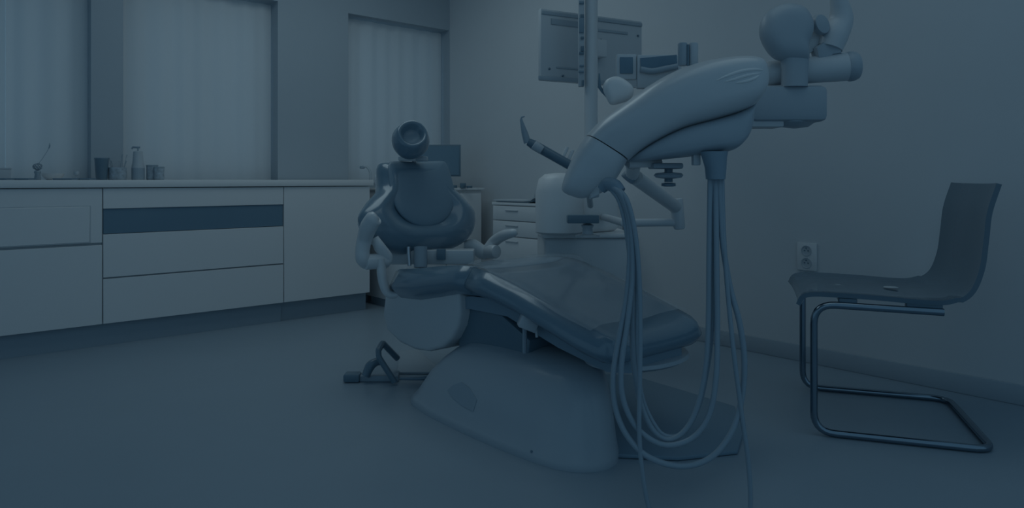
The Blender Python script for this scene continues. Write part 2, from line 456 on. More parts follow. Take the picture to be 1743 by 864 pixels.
# ================================================================== CORNER CART WITH MONITOR
t = thing('corner_cabinet', 'white cabinet in the room corner carrying the small monitor', 'cabinet', (2.93, 4.30, 0))
bm = B(); box2(bm, (2.60, 4.05, .06), (3.26, 4.58, .82), .004); obj('carcass', bm, M['cab'], t, world=True)
bm = B(); box2(bm, (2.585, 4.03, .82), (3.275, 4.59, .838), .004); obj('top', bm, M['top'], t, world=True)
bm = B(); box2(bm, (2.615, 4.035, .08), (2.93, 4.05, .80), .002); obj('door', bm, M['cab'], t, world=True)
bm = B(); box2(bm, (2.937, 4.035, .08), (3.245, 4.05, .80), .002); obj('door', bm, M['cab'], t, world=True)
bm = B(); box2(bm, (2.63, 4.09, 0), (3.24, 4.55, .06)); obj('plinth', bm, M['mid'], t, world=True)
def cam_box(bm, px0, py0, px1, py1, d, th, bev=0.003):
    a, b = at(px0, py0, d), at(px1, py1, d)
    c = (a + b) / 2 + FWD * th / 2
    return box(bm, c, (abs((b - a).dot(RIGHT)), th, abs(b.z - a.z)), bev, 2, Matrix.Rotation(-A, 4, 'Z'))
p = at(745, 316, 5.15); p.z = .838
t = thing('monitor', 'black monitor on the corner cabinet behind the headrest', 'monitor', p)
bm = B(); cam_box(bm, 702, 246, 784, 300, 5.15, .022); obj('bezel', bm, M['black'], t, world=True)
bm = B(); cam_box(bm, 704.5, 248.5, 781.5, 297.5, 5.146, .004, 0); obj('screen', bm, M['glassblack'], t, world=True)
bm = B(); cyl(bm, (0, 0, .004) , (0, 0, .09), .018, seg=14); box(bm, (0, 0, .006), (.18, .14, .01), .003, 2, Matrix.Rotation(-A, 4, 'Z')); obj('stand', bm, M['light'], t)
for i, (px, lab, hh) in enumerate([(773, 'small dark box leftmost of three beside the monitor', .02), (788, 'small dark block in the middle beside the monitor', .035), (799, 'small dark remote nearest the cabinet edge beside the monitor', .016)]):
    p = at(px, 312, 5.05); p.z = .838
    bm = B(); box(bm, (0, 0, hh / 2), (.035, .03, hh), .003); o = obj('desk_gadget', bm, M['black'], None); o.location = p
    tag(o, lab, 'gadget', 'small dark gadgets beside the monitor')

# ================================================================== DRAWER CABINET on the right wall
t = thing('drawer_cabinet', 'low white drawer cabinet against the right wall behind the chair', 'cabinet', (3.17, 3.2, 0))
xa, ya, yb = 2.95, 2.80, 3.55
bm = B(); box2(bm, (xa + .018, ya, .06), (3.36, yb, .735), .003); obj('carcass', bm, M['cab'], t, world=True)
bm = B(); box2(bm, (xa, ya - .01, .735), (3.37, yb + .01, .752), .003); obj('top', bm, M['top'], t, world=True)
bm = B(); box2(bm, (xa + .06, ya + .01, 0), (3.35, yb - .01, .06)); obj('plinth', bm, M['mid'], t, world=True)
for z0, z1 in ((.64, .73), (.54, .634), (.36, .534), (.08, .354)):
    bm = B(); box2(bm, (xa, ya + .004, z0), (xa + .018, yb - .004, z1), .002); dr = obj('drawer', bm, M['cab'], t, world=True)
    bm = B(); box2(bm, (xa - .008, 3.30, z1 - .030), (xa, 3.42, z1 - .024), .002); obj('handle', bm, M['lamp2'], dr, world=True)
t = thing('document_tray', 'white shallow tray with dark underside on the drawer cabinet', 'tray', (3.06, 3.33, .752))
bm = B(); pr = [(-.22, .008), (.06, .008), (.13, .014), (.165, .035), (.185, .10), (.178, .10), (.157, .045), (.125, .024), (.06, .018), (-.22, .018)]
prism(bm, [Vector((-.10, -y, z)) for y, z in pr], (.20, 0, 0), .001); obj('tray_shell', bm, M['lamp2'], t)
bm = B(); pr2 = [(-.20, .001), (.10, .001), (.14, .010), (.16, .026), (.13, .013), (.06, .007), (-.20, .007)]
prism(bm, [Vector((-.095, -y, z)) for y, z in pr2], (.19, 0, 0)); obj('underside', bm, M['black'], t)

# ================================================================== DENTAL CHAIR
XCH = 1.90
t = thing('dental_chair', 'navy upholstered dental chair with white armrests in mid room', 'dental chair', (XCH, 2.05, 0))
CH = t
# --- backrest: plane leaning back, faces -Y
tilt = math.radians(27)
Vb = Vector((0, math.sin(tilt), math.cos(tilt))); Nb = Vector((0, -math.cos(tilt), math.sin(tilt))); Ub = Vector((1, 0, 0))
bc = Vector((XCH - .02, 2.86, .755))
ol = [(0, -.225), (.16, -.215), (.275, -.16), (.325, -.06), (.29, .02), (.235, .09), (.195, .15), (.182, .215), (.15, .245), (0, .245),
      (-.145, .245), (-.178, .22), (-.182, .15), (-.20, .09), (-.27, .02), (-.325, -.06), (-.275, -.16), (-.16, -.215)]
OL = closed_spline([(u + .045 * max(0, v) / .26, v, 0) for u, v in ol], 5)
bm = B(); pillow(bm, OL, bc, Ub, Vb, Nb, .075, .06, rings=14, dish=.03, rim=.018, bend=.35); br = obj('backrest', bm, M['leather'], t, world=True, ang=80)
il = [(0, -.105), (.08, -.085), (.14, -.03), (.165, .05), (.163, .13), (.152, .21), (.12, .232), (0, .232),
      (-.12, .232), (-.152, .21), (-.163, .13), (-.165, .05), (-.14, -.03), (-.08, -.085)]
IL = closed_spline([(u * 1.08 + .012 + .04 * (v + .1) / .33, v * 1.02 - .07, 0) for u, v in il], 5)
bm = B(); pillow(bm, IL, bc + Vb * .06 + Nb * .060, Ub, Vb, Nb, .022, .02, rings=8, bend=.5); obj('back_panel', bm, M['leather2'], br, world=True, ang=80)
bm = B(); pillow(bm, [Vector((p.x * .93, p.y * .93, 0)) for p in OL], bc - Nb * .045, Ub, Vb, Nb, .02, .035, rings=8, bend=.35); obj('back_shell', bm, M['shell2'], t, world=True, ang=80)
# --- headrest
hc = at(699, 239, 3.36)
hN = (-FWD * .75 + UP * .50 + RIGHT * .25).normalized(); hU0 = UP.cross(hN).normalized(); hV0 = hN.cross(hU0)
ra = math.radians(20); hU = hU0 * math.cos(ra) + hV0 * math.sin(ra) * -1; hV = hV0 * math.cos(ra) + hU0 * math.sin(ra)
ho = closed_spline([(.085 * math.cos(a) * (1 + .06 * math.cos(2 * a)), .10 * math.sin(a), 0) for a in [2 * PI * k / 10 for k in range(10)]], 4)
bm = B(); pillow(bm, ho, hc, hU, hV, hN, .05, .05, rings=12, dish=.035, rim=.02); hr = obj('headrest', bm, M['leather'], t, world=True, ang=80)
bm = B(); pillow(bm, [p * .62 for p in ho], hc + hN * .018, hU, hV, hN, .014, .01, rings=6, dish=.006); obj('head_panel', bm, M['leather2'], hr, world=True, ang=80)
bm = B(); a0 = at(701, 281, 3.40)
box(bm, at(694, 270, 3.42), (.085, .05, .022), .004, 2, Matrix.Rotation(-A, 4, 'Z')); obj('headrest_bracket', bm, M['light'], t, world=True)
bm = B(); box(bm, at(718, 270, 3.42), (.055, .05, .022), .004, 2, Matrix.Rotation(-A, 4, 'Z')); obj('headrest_bracket', bm, M['grey'], t, world=True)
bm = B(); tube(bm, [at(704, 262, 3.44), at(708, 290, 3.48), at(712, 320, 3.42)], .022, 10, .5); obj('headrest_bar', bm, M['steel'], t, world=True)
# --- seat and legrest: sections across X at stations along Y
def pad(stations, m_, name, ridge=.014, cap=False):
    bm = B(); rings = []
    for y, zt, hw, th, cx in stations:
        top = []
        n = 16
        for k in range(n + 1):
            u = -1 + 2 * k / n
            dip = ridge * (math.exp(-((abs(u) - .84) / .10) ** 2)) - .012 * (1 - u * u)
            edge = -(th * .5) * (max(0, (abs(u) - .80) / .20) ** 2.4)
            top.append(Vector((cx + hw * u, y, zt + dip + edge)))
        bot = []
        for k in range(n + 1):
            u = 1 - 2 * k / n
            edge = (th * .38) * (max(0, (abs(u) - .72) / .28) ** 2.2)
            bot.append(Vector((cx + hw * u * .985, y, zt - th + edge)))
        rings.append(top + bot)
    ring_skin(bm, rings)
    return obj(name, bm, M[m_], t, world=True, ang=70)
pad([(2.70, .455, .19, .05, XCH), (2.695, .475, .225, .085, XCH), (2.67, .495, .265, .115, XCH), (2.60, .512, .29, .135, XCH), (2.45, .53, .30, .14, XCH), (2.30, .552, .30, .13, XCH),
     (2.18, .566, .30, .115, XCH), (2.105, .566, .298, .11, XCH), (2.098, .560, .29, .10, XCH)], 'leather', 'seat')
pad([(2.096, .558, .288, .098, XCH), (2.088, .565, .298, .108, XCH), (2.0, .553, .297, .10, XCH), (1.85, .518, .292, .095, XCH), (1.68, .470, .287, .095, XCH), (1.55, .432, .282, .095, XCH),
     (1.47, .410, .272, .09, XCH), (1.435, .395, .255, .07, XCH), (1.42, .375, .22, .035, XCH)], 'leather', 'leg_rest')
# clear foot cover: a creased film lying on the legrest
bm = B(); g = []
for i in range(15):
    y = 2.12 - .62 * i / 14; row = []
    for j in range(13):
        u = -1 + 2 * j / 12
        zt = (.570 if y > 2.0 else .553 - (2.0 - y) * .272) + .010 * math.exp(-((abs(u) - .8) / .15) ** 2)
        z = zt + .008 + (.012 * (1 - u * u)) + .006 * math.sin(i * 1.3 + j * .9) * (1 - u * u) + (.035 * math.exp(-((u - .45) / .25) ** 2 - ((y - 1.93) / .1) ** 2)) + .02 * math.exp(-((u - .3) / .3) ** 2 - ((y - 1.72) / .06) ** 2)
        row.append(bm.verts.new((XCH + .262 * u + .006 * math.sin(i), y, z)))
    g.append(row)
for i in range(14):
    for j in range(12): bm.faces.new((g[i][j], g[i][j + 1], g[i + 1][j + 1], g[i + 1][j]))
fc = obj('foot_cover', bm, M['film'], t, world=True, ang=60); fc['label'] = 'clear creased plastic foot cover'
# --- underframe
bm = B(); rs = []
for y, z0, z1, hw in ((2.66, .37, .40, .17), (2.4, .375, .41, .22), (2.15, .40, .45, .22), (1.95, .40, .46, .21), (1.7, .33, .40, .20), (1.5, .285, .345, .18), (1.44, .285, .33, .14)):
    rs.append([Vector((XCH - hw, y, z0)), Vector((XCH + hw, y, z0)), Vector((XCH + hw, y, z1)), Vector((XCH - hw, y, z1))])
ring_skin(bm, rs); obj('underframe', bm, M['dark'], t, world=True)
# pale rounded shell under the foot end
bm = B(); lathe(bm, [(.03, -.012), (.23, -.010), (.255, 0), (.25, .012), (.10, .016)], c=(XCH + .045, 1.555, .285), seg=32, sx=.84, sy=.60); obj('foot_shell', bm, M['base_unit'], t, world=True)
# white lift cover on the near side
pf = [(2.735, .392), (2.55, .418), (2.30, .452), (2.19, .468), (2.185, .38), (2.20, .33), (2.24, .275), (2.30, .23), (2.40, .195), (2.50, .185), (2.62, .195), (2.72, .23), (2.755, .30)]
bm = B(); prism(bm, [Vector((1.65, y, z)) for y, z in pf], (.20, 0, 0), .016, 3); obj('lift_cover', bm, M['shell2'], t, world=True)
bm = B(); prism(bm, [Vector((1.70, y, z)) for y, z in [(2.26, .20), (2.26, .41), (2.0, .40), (1.84, .33), (1.86, .2)]], (.42, 0, 0), .01); obj('bellows', bm, M['black'], t, world=True)
# small pale bracket under the legrest
bm = B(); c = at(899, 549, 2.43); box(bm, c, (.065, .05, .045), .006, 2, Matrix.Rotation(math.radians(-35), 4, 'Z') @ Matrix.Rotation(math.radians(22), 4, 'Y')); obj('bracket', bm, M['grey'], t, world=True)
bm = B(); tube(bm, [at(912, 552, 2.42), at(914, 574, 2.41)], .005, 8); obj('release_lever', bm, M['grey'], t, world=True)
bm = B(); tube(bm, [at(893, 556, 2.45), at(893, 600, 2.47)], .008, 8); obj('strut', bm, M['mid'], t, world=True)
# --- pedestal
base = [(1.60, 2.44), (1.545, 2.30), (1.525, 2.05), (1.525, 1.78), (1.545, 1.58), (1.60, 1.485), (1.69, 1.455), (1.78, 1.50), (1.93, 1.66), (2.08, 1.84), (2.16, 2.05), (2.15, 2.35), (2.05, 2.48), (1.80, 2.52)]
BP = closed_spline([(x, y, 0) for x, y in base], 5); bcn = Vector((1.89, 1.78, 0))
bm = B(); rings = []
for s, z in ((1.0, 0), (1.0, .020), (.985, .028), (.975, .036), (.955, .05), (.92, .085), (.87, .135), (.80, .185), (.72, .228), (.62, .262), (.50, .284), (.34, .295), (.15, .298)):
    rings.append([bcn + (p - bcn) * s + Vector((0, 0, z)) for p in BP])
ring_skin(bm, rings); ped_hit = surface_of(bm); pd = obj('pedestal', bm, M['base_unit'], t, world=True, ang=50)
rc = [ped_hit(px, py) for px, py in ((762, 664), (770, 656), (786, 650), (800, 660), (812, 680), (806, 700), (790, 692), (772, 678))]
bm = B(); nrm = sum((h[1] for h in rc), Vector()).normalized()
prism(bm, [h[0] + h[1] * .002 for h in rc], -nrm * .012)
obj('recess_shade', bm, M['mid'], pd, world=True)  # dark patch on the flank, the shade of a recess put into its colour
bm = B(); lathe(bm, [(.004, 0), (.004, .003), (.002, .004)], c=ped_hit(905, 768)[0], axis=ped_hit(905, 768)[1], seg=12); obj('screw', bm, M['black'], pd, world=True)
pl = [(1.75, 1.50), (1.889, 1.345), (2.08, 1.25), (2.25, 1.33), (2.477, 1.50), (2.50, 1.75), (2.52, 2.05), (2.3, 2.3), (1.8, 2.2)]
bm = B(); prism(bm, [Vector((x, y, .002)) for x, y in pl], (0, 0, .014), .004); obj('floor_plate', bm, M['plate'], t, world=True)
# --- arm rests
YL = 3.06
def armrest(path, r, hub0, hub1, hr_):
    bm = B(); tube(bm, spline(path, 6), r, 16); a = obj('armrest', bm, M['shell'], t, world=True, ang=60)
    bm = B(); cyl(bm, hub0, hub1, hr_, seg=22, bev=.012); obj('hub', bm, M['shell'], a, world=True)
    return a
armrest([at(642, 367, YL - .05), at(637, 371, YL - .05), at(628, 385, YL - .03), at(621, 405, YL), at(617, 425, YL), at(618, 440, YL), at(624, 449, YL + .02)],
        [.016, .036, .038, .033, .031, .032, .026], at(620, 446, YL), at(660, 443, YL + .08), .034)
bm = B(); tube(bm, spline([at(637, 405, YL + .04), at(646, 420, YL + .04), at(658, 437, YL + .06), at(660, 447, YL + .06)], 5), [.02, .026, .028, .018], 14, .8); obj('arm_link', bm, M['shell'], t, world=True)
bm = B(); tube(bm, spline([at(648, 440, YL + .03), at(650, 465, YL + .03), at(655, 488, YL + .03), at(664, 500, YL + .03), at(682, 500, YL + .02), at(705, 493, YL + .0)], 5), [.025, .03, .03, .026, .018, .012], 14, .7); obj('arm_strut', bm, M['shell'], t, world=True)
YR = 3.50
armrest([at(880, 394, YR - .10), at(874, 396, YR - .10), at(858, 400, YR - .06), at(842, 410, YR), at(832, 424, YR), at(828, 432, YR)],
        [.012, .021, .026, .028, .030, .028], at(815, 428, YR + .05), at(846, 428, YR - .05), .034)
bm = B(); tube(bm, spline([at(790, 416, YR + .0), at(805, 418, YR), at(822, 430, YR), at(830, 436, YR)], 4), [.02, .034, .034, .02], 14, .8); obj('arm_link', bm, M['shell'], t, world=True)
# --- bits between seat and back
bm = B(); cam_box(bm, 660, 426, 806, 450, 3.24, .10, .006); obj('back_hinge', bm, M['shell2'], t, world=True)
bm = B(); cam_box(bm, 743, 424, 758, 442, 3.22, .03, .002); obj('hinge_slot', bm, M['black'], t, world=True)
for px in (695, 722):
    bm = B(); tube(bm, [at(px, 420, 3.2), at(px + 2, 452, 3.18)], .009, 10); obj('hinge_rod', bm, M['steel'], t, world=True)
bm = B(); tube(bm, [at(716, 420, 3.2), at(716, 455, 3.18)], .03, 14); obj('back_support', bm, M['mid'], t, world=True)

# ================================================================== DENTAL UNIT (spittoon block, column, pole)
UC = Vector((2.62, 2.44, 0))
t = thing('dental_unit', 'white dental unit with tall pole and boxy body behind the chair', 'dental unit', UC, -A + math.radians(4))
bm = B(); box(bm, (0, 0, .33), (.43, .34, .58), .02, 3); obj('unit_body', bm, M['shell2'], t)
bm = B(); box(bm, (0, 0, .629), (.45, .36, .022), .008, 2); obj('unit_top', bm, M['light'], t)
bm = B(); box(bm, (0, .02, .02), (.36, .28, .04), .008); obj('foot', bm, M['mid'], t)
PB = at(1006, 395, 3.49)
bm = B(); tube(bm, [Vector((PB.x, PB.y, .64)), Vector((PB.x, PB.y, 2.32))], .033, 20); obj('pole', bm, M['shell'], t, world=True)
bm = B(); box2(bm, (PB.x - .10, PB.y - .06, .64), (PB.x + .15, PB.y + .06, .86), .03, 3); obj('pole_socket', bm, M['light'], t, world=True)
bm = B(); c0 = at(952, 395, 3.40); lathe(bm, [(.10, 0), (.115, .01), (.115, .20), (.10, .26), (.07, .285), (.02, .29)], c=(c0.x, c0.y, .64), seg=30); obj('water_column', bm, M['light'], t, world=True)
bm = B(); p0 = at(1000, 400, 3.22); p0.z = .642
lathe(bm, [(.055, -.002), (.055, .004), (.026, .01), (.022, .035), (.03, .05), (.012, .058)], c=p0, seg=22); obj('cup_filler', bm, M['grey'], t, world=True)
bm = B(); cam_box(bm, 966, 366, 1020, 380, 3.16, .06, .004); obj('filler_handle', bm, M['black'], t, world=True)
# cable strip on the pole with its clips
bm = B(); cam_box(bm, 985, -60, 994.5, 147, 3.45, .03, .003); cs = obj('cable_strip', bm, M['grey'], t, world=True)
for y0, y1, x0_, m_ in ((24, 30, 988, 'black'), (30, 55, 986, 'dark'), (62, 66, 989, 'black'), (78, 87, 989, 'black'), (88, 92, 986, 'black'), (110, 113, 987, 'dark'), (120, 123, 985, 'dark'), (136, 146, 991, 'black'), (2, 6, 986, 'dark')):
    bm = B(); cam_box(bm, x0_, y0, 994, y1, 3.44, .012, .001); obj('clip', bm, M[m_], cs, world=True)
# lamp boom high above the picture, carries the lamp
LD = 2.55
LT = at(1424, -60, LD)
bm = B(); tube(bm, round_path([Vector((PB.x, PB.y, 2.26)), Vector((LT.x, LT.y, 2.22)), Vector((LT.x, LT.y, 1.78)), at(1424, -15, LD)], .1), .024, 14); obj('lamp_boom', bm, M['shell'], t, world=True)
# arm that carries the instrument head
E1 = at(1150, 352, 3.0); E2 = at(1157, 378, 3.0)
bm = B(); tube(bm, [E2, at(1062, 379, 3.0), Vector((PB.x + .05, PB.y - .02, E2.z))], [.017, .017, .017], 14); obj('lower_arm', bm, M['shell2'], t, world=True)
bm = B(); cyl(bm, E1 + UP * .035, E2 - UP * .03, .030, .024, 18, .008); obj('elbow', bm, M['shell2'], t, world=True)
HD = 2.10
bm = B(); tube(bm, [E1, at(1082, 302, 2.42)], [.028, .026], 14); obj('upper_arm', bm, M['shell2'], t, world=True)
bm = B(); cyl(bm, at(1066, 306, 2.42), at(1078, 292, 2.42), .024, seg=16, bev=.004); obj('arm_joint', bm, M['mid'], t, world=True)
bm = B(); tube(bm, [at(1076, 296, 2.42), at(1078, 282, 2.3), at(1078, 272, HD + .05)], [.024, .024, .03], 12); obj('head_mount', bm, M['light'], t, world=True)

# monitor on the pole, its back to us
MA, MB_ = at(918, 15, 3.56), at(1090, 38, 3.86)
mdir = Vector((MB_.x - MA.x, MB_.y - MA.y, 0)); mw = mdir.length; mdir.normalize(); mn = Vector((mdir.y, -mdir.x, 0))
mz1 = MA.z; mz0 = at(920, 137, 3.56).z; mc = (MA + MB_) / 2; mc.z = (mz0 + mz1) / 2
t = thing('pole_monitor', 'pale flat monitor seen from behind on the unit pole', 'monitor', (mc.x, mc.y, mz0), math.atan2(mdir.y, mdir.x))
hh = mz1 - mz0
bm = B(); box(bm, (0, 0, hh / 2), (mw, .03, hh), .006, 2); obj('back_cover', bm, M['lamp2'], t)
bm = B(); box(bm, (0, -.018, hh - .02), (mw * .99, .008, .018), .002); obj('vent_strip', bm, M['base_unit'], t)
bm = B(); box(bm, (-.14, -.018, hh - .06), (.24, .006, .03), .002); obj('vent', bm, M['base_unit'], t)
bm = B(); box(bm, (.12, -.018, hh - .075), (.2, .006, .014), .002); obj('vent', bm, M['base_unit'], t)
bm = B(); box(bm, (-.06, -.018, .012), (mw * .86, .012, .022), .003); obj('lower_lip', bm, M['base_unit'], t)
bm = B(); box(bm, (-.12, -.018, .07), (.22, .006, .008), .002); obj('vent', bm, M['base_unit'], t)
for x, z in ((.045, .235), (-.27, .06), (.29, .28), (-.19, .03)):
    bm = B(); lathe(bm, [(.006, 0), (.006, .004), (.003, .006)], c=(x, -.016, z), axis=(0, -1, 0), seg=12); obj('screw', bm, M['black'], t)
bm = B(); box(bm, (0, -.045, hh * .5), (.09, .06, .09), .006); obj('mount', bm, M['shell'], t)

# suction handpiece on the assistant side
SD = 3.05
t = thing('suction_handpiece', 'black suction handpiece with grey tip sloping beside the pole', 'handpiece', at(965, 285, SD))
bm = B(); tube(bm, [at(899, 241, SD), at(908, 246, SD), at(970, 281, SD)], [.016, .021, .021], 14); obj('grip', bm, M['black'], t, world=True)
bm = B(); tube(bm, [at(898, 243, SD), at(893, 226, SD), at(887, 204, SD), at(888, 199, SD), at(893, 198, SD)], [.016, .014, .006, .004, .003], 12); obj('tip', bm, M['mid'], t, world=True)
bm = B(); cyl(bm, at(908, 246, SD - .02), at(923, 256, SD - .02), .021, .019, 16, .005); obj('collar', bm, M['grey'], t, world=True)
bm = B(); tube(bm, [at(965, 280, SD), at(985, 292, SD), at(1000, 310, SD + .1), at(1005, 350, SD + .3)], .014, 10); obj('suction_hose', bm, M['grey'], t, world=True)
bm = B(); tube(bm, [at(958, 268, SD + .03), at(966, 250, SD + .03)], .008, 8); tube(bm, [at(966, 275, SD + .03), at(975, 255, SD + .03)], .008, 8); obj('holder_prongs', bm, M['light'], t, world=True)

# ================================================================== INSTRUMENT HEAD
def H(px, py, k=0.0): return at(px, py, HD + k)
HW = .19                                              # half depth of the head
hc0 = at(1135, 275, HD)
t = thing('instrument_head', 'large pale instrument head with hanging hoses in the foreground', 'instrument head', hc0)
def shell_loft(secs, power=2.5, seg=32):
    """secs: (top pixel, bottom pixel, half depth): rounded sections of the head at its own distance"""
    st = []
    for (x0, y0), (x1, y1), hw in secs:
        a, b = H(x0, y0), H(x1, y1)
        st.append(((a + b) / 2, (a - b) / 2, FWD * hw))
    return st
def densify(secs, n=5):
    vals = [Vector((*a, *b, c)) if False else None for a, b, c in secs]
    out = []
    flat = [[a[0], a[1], b[0], b[1], c] for a, b, c in secs]
    for i in range(len(flat) - 1):
        p0 = flat[max(i - 1, 0)]; p1 = flat[i]; p2 = flat[i + 1]; p3 = flat[min(i + 2, len(flat) - 1)]
        for k in range(n):
            u = k / n
            v = [0.5 * (2 * p1[j] + (p2[j] - p0[j]) * u + (2 * p0[j] - 5 * p1[j] + 4 * p2[j] - p3[j]) * u * u + (3 * p1[j] - p0[j] - 3 * p2[j] + p3[j]) * u ** 3) for j in range(5)]
            out.append(((v[0], v[1]), (v[2], v[3]), max(.004, v[4])))
    v = flat[-1]; out.append(((v[0], v[1]), (v[2], v[3]), v[4])); return out
up = [((998, 231), (1066, 274), .10), ((1022, 206), (1086, 259), .125), ((1060, 178), (1112, 243), .15), ((1098, 150), (1150, 225), .172), ((1135, 129), (1194, 213), .185),
      ((1172, 115), (1228, 203), .19), ((1210, 107), (1252, 194), .19), ((1243, 104), (1266, 184), .185), ((1266, 105), (1277, 168), .165), ((1279, 111), (1284, 152), .13), ((1289, 119), (1289, 132), .09)]
bm = B(); loft(bm, shell_loft(densify(up)), 40, 3.4); head_hit = surface_of(bm); us = obj('upper_shell', bm, M['shell2'], t, world=True, ang=50)
endc = [((997, 232), (1064, 275), .098), ((985, 250), (1056, 289), .095), ((972, 275), (1046, 306), .085), ((962, 299), (1034, 320), .075), ((957, 316), (1016, 331), .06), ((958, 325), (994, 337), .035), ((966, 331), (984, 337), .01)]
bm = B(); loft(bm, shell_loft(densify(endc)), 36, 3.2); obj('end_cap', bm, M['shell2'], t, world=True, ang=60)
low = [((1066, 272), (1068, 275), .03), ((1082, 258), (1088, 275), .10), ((1112, 238), (1118, 272), .14), ((1150, 220), (1152, 269), .16), ((1190, 209), (1196, 264), .17), ((1222, 200), (1228, 259), .168), ((1244, 191), (1242, 249), .16), ((1256, 184), (1251, 237), .145), ((1265, 177), (1259, 215), .12), ((1273, 168), (1267, 194), .09)]
bm = B(); loft(bm, shell_loft(densify(low)), 32, 4.0); obj('lower_bowl', bm, M['bowl'], t, world=True, ang=50)
# three raised pale ribs stand in for reflected streaks, near side at the right
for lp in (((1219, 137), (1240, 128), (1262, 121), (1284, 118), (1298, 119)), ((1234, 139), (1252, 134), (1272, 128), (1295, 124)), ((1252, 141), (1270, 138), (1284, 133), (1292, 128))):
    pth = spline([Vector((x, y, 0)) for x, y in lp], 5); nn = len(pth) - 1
    bm = B(); tube(bm, [head_hit(p.x, p.y)[0] for p in pth], [.0008 + .0038 * math.sin(PI * k / nn) ** .6 for k in range(nn + 1)], 8); obj('reflection_rib', bm, M['light'], us, world=True)
# control panel standing on the far side
bm = B(); cam_box(bm, 1050, 92, 1084, 135, HD + .22, .03, .004); pf1 = obj('panel_frame', bm, M['lamp2'], t, world=True)
bm = B(); cam_box(bm, 1055.5, 97, 1077.5, 125, HD + .214, .01, .001); obj('screen', bm, M['glassblack'], pf1, world=True)
bm = B(); cam_box(bm, 1085, 93, 1160, 150, HD + .21, .03, .004); pf2 = obj('panel_frame', bm, M['lamp2'], t, world=True)
bm = B(); prism(bm, [H(1090, 99, .204), H(1152, 93, .204), H(1153, 112, .204), H(1132, 115, .204), H(1112, 118, .204), H(1091, 119, .204)], FWD * .008); obj('screen', bm, M['glassblack'], pf2, world=True)
bm = B(); tube(bm, spline([H(1090, 118, .2), H(1110, 121, .2), H(1132, 117, .2), H(1153, 113, .2)], 4), .010, 10); obj('handrail', bm, M['mid'], t, world=True)
# pale hand grip at the left
gp = closed_spline([(x - 1045, 152 - y, 0) for x, y in ((1026, 150), (1032, 136), (1048, 130), (1064, 136), (1078, 150), (1074, 168), (1056, 176), (1040, 178), (1032, 166))], 4)
bm = B(); pillow(bm, [p * (HD + .15) / F for p in gp], H(1045, 152, .15), RIGHT, UP, -FWD, .03, .03, rings=6); obj('hand_grip', bm, M['light'], t, world=True, ang=80)
bm = B(); tube(bm, [H(1020, 125, .16), H(1020.5, 148, .16), H(1026, 156, .16), H(1036, 168, .15)], [.002, .006, .005, .003], 8); obj('probe', bm, M['black'], t, world=True)
# two handpieces standing up out of the head
for px in (1162, 1180):
    bm = B(); cyl(bm, H(px, 112, .06), H(px, 73, .06), .0145, .0145, 18, .004); o = obj('instrument_sleeve', bm, M['mid' if px < 1170 else 'grey'], t, world=True)
bm = B(); tube(bm, [H(1171, 112, .05), H(1171, 76, .05)], .004, 8); obj('sleeve_gap', bm, M['black'], t, world=True)
bm = B(); tube(bm, [H(1250, 103, .1), H(1262, 101.5, .1), H(1278, 101, .1)], [.003, .006, .008], 10); obj('rear_handle', bm, M['black'], t, world=True)
# underside: rail, clip, knob
bm = B(); tube(bm, [H(1070, 279, .0), H(1125, 277, .02)], .012, 10); obj('under_rail', bm, M['light'], t, world=True)
bm = B(); cam_box(bm, 1112, 277, 1164, 287, HD - .03, .09, .006); obj('under_plate', bm, M['bowl'], t, world=True)
bm = B(); cam_box(bm, 1181, 262, 1193, 281, HD - .12, .03, .003); obj('clip', bm, M['lamp2'], t, world=True)
kp = H(1138, 298, 0)
bm = B(); lathe(bm, [(.01, -.011), (.038, -.007), (.043, 0), (.038, .006), (.01, .009)], c=kp, seg=26); kb = obj('brake_knob', bm, M['bowl'], t, world=True)
bm = B(); cyl(bm, kp + UP * .025, kp - UP * .02, .012, seg=14); lathe(bm, [(.012, 0), (.021, -.002), (.021, -.010), (.012, -.012)], c=kp - UP * .022, seg=18); obj('knob_stem', bm, M['black'], kb, world=True)
# hose boots
HF = HD - .17
bm = B(); rr = []
for py, x0_, x1_ in ((258, 1193, 1238), (268, 1196, 1236), (285, 1201, 1235), (305, 1203, 1233)):
    a, b = at(x0_, py, HF + .02), at(x1_, py, HF + .02); rr.append(((a + b) / 2, (b - a) / 2, FWD * .035))
loft(bm, rr, 20, 2.4); obj('hose_boot', bm, M['hose2'], t, world=True)
bm = B(); tube(bm, spline([at(1024, 322, HF + .06), at(1034, 313, HF + .05), at(1047, 317, HF + .03), at(1056, 327, HF + .02)], 4), [.014, .019, .02, .017], 14); obj('hose_boot', bm, M['hose2'], t, world=True)
bm = B(); loft(bm, [(at(1018, 325, HF + .10), UP * .018, FWD * .03), (at(1004, 334, HF + .12), UP * .008, FWD * .03)], 16); obj('cap_lip', bm, M['lamp2'], t, world=True)
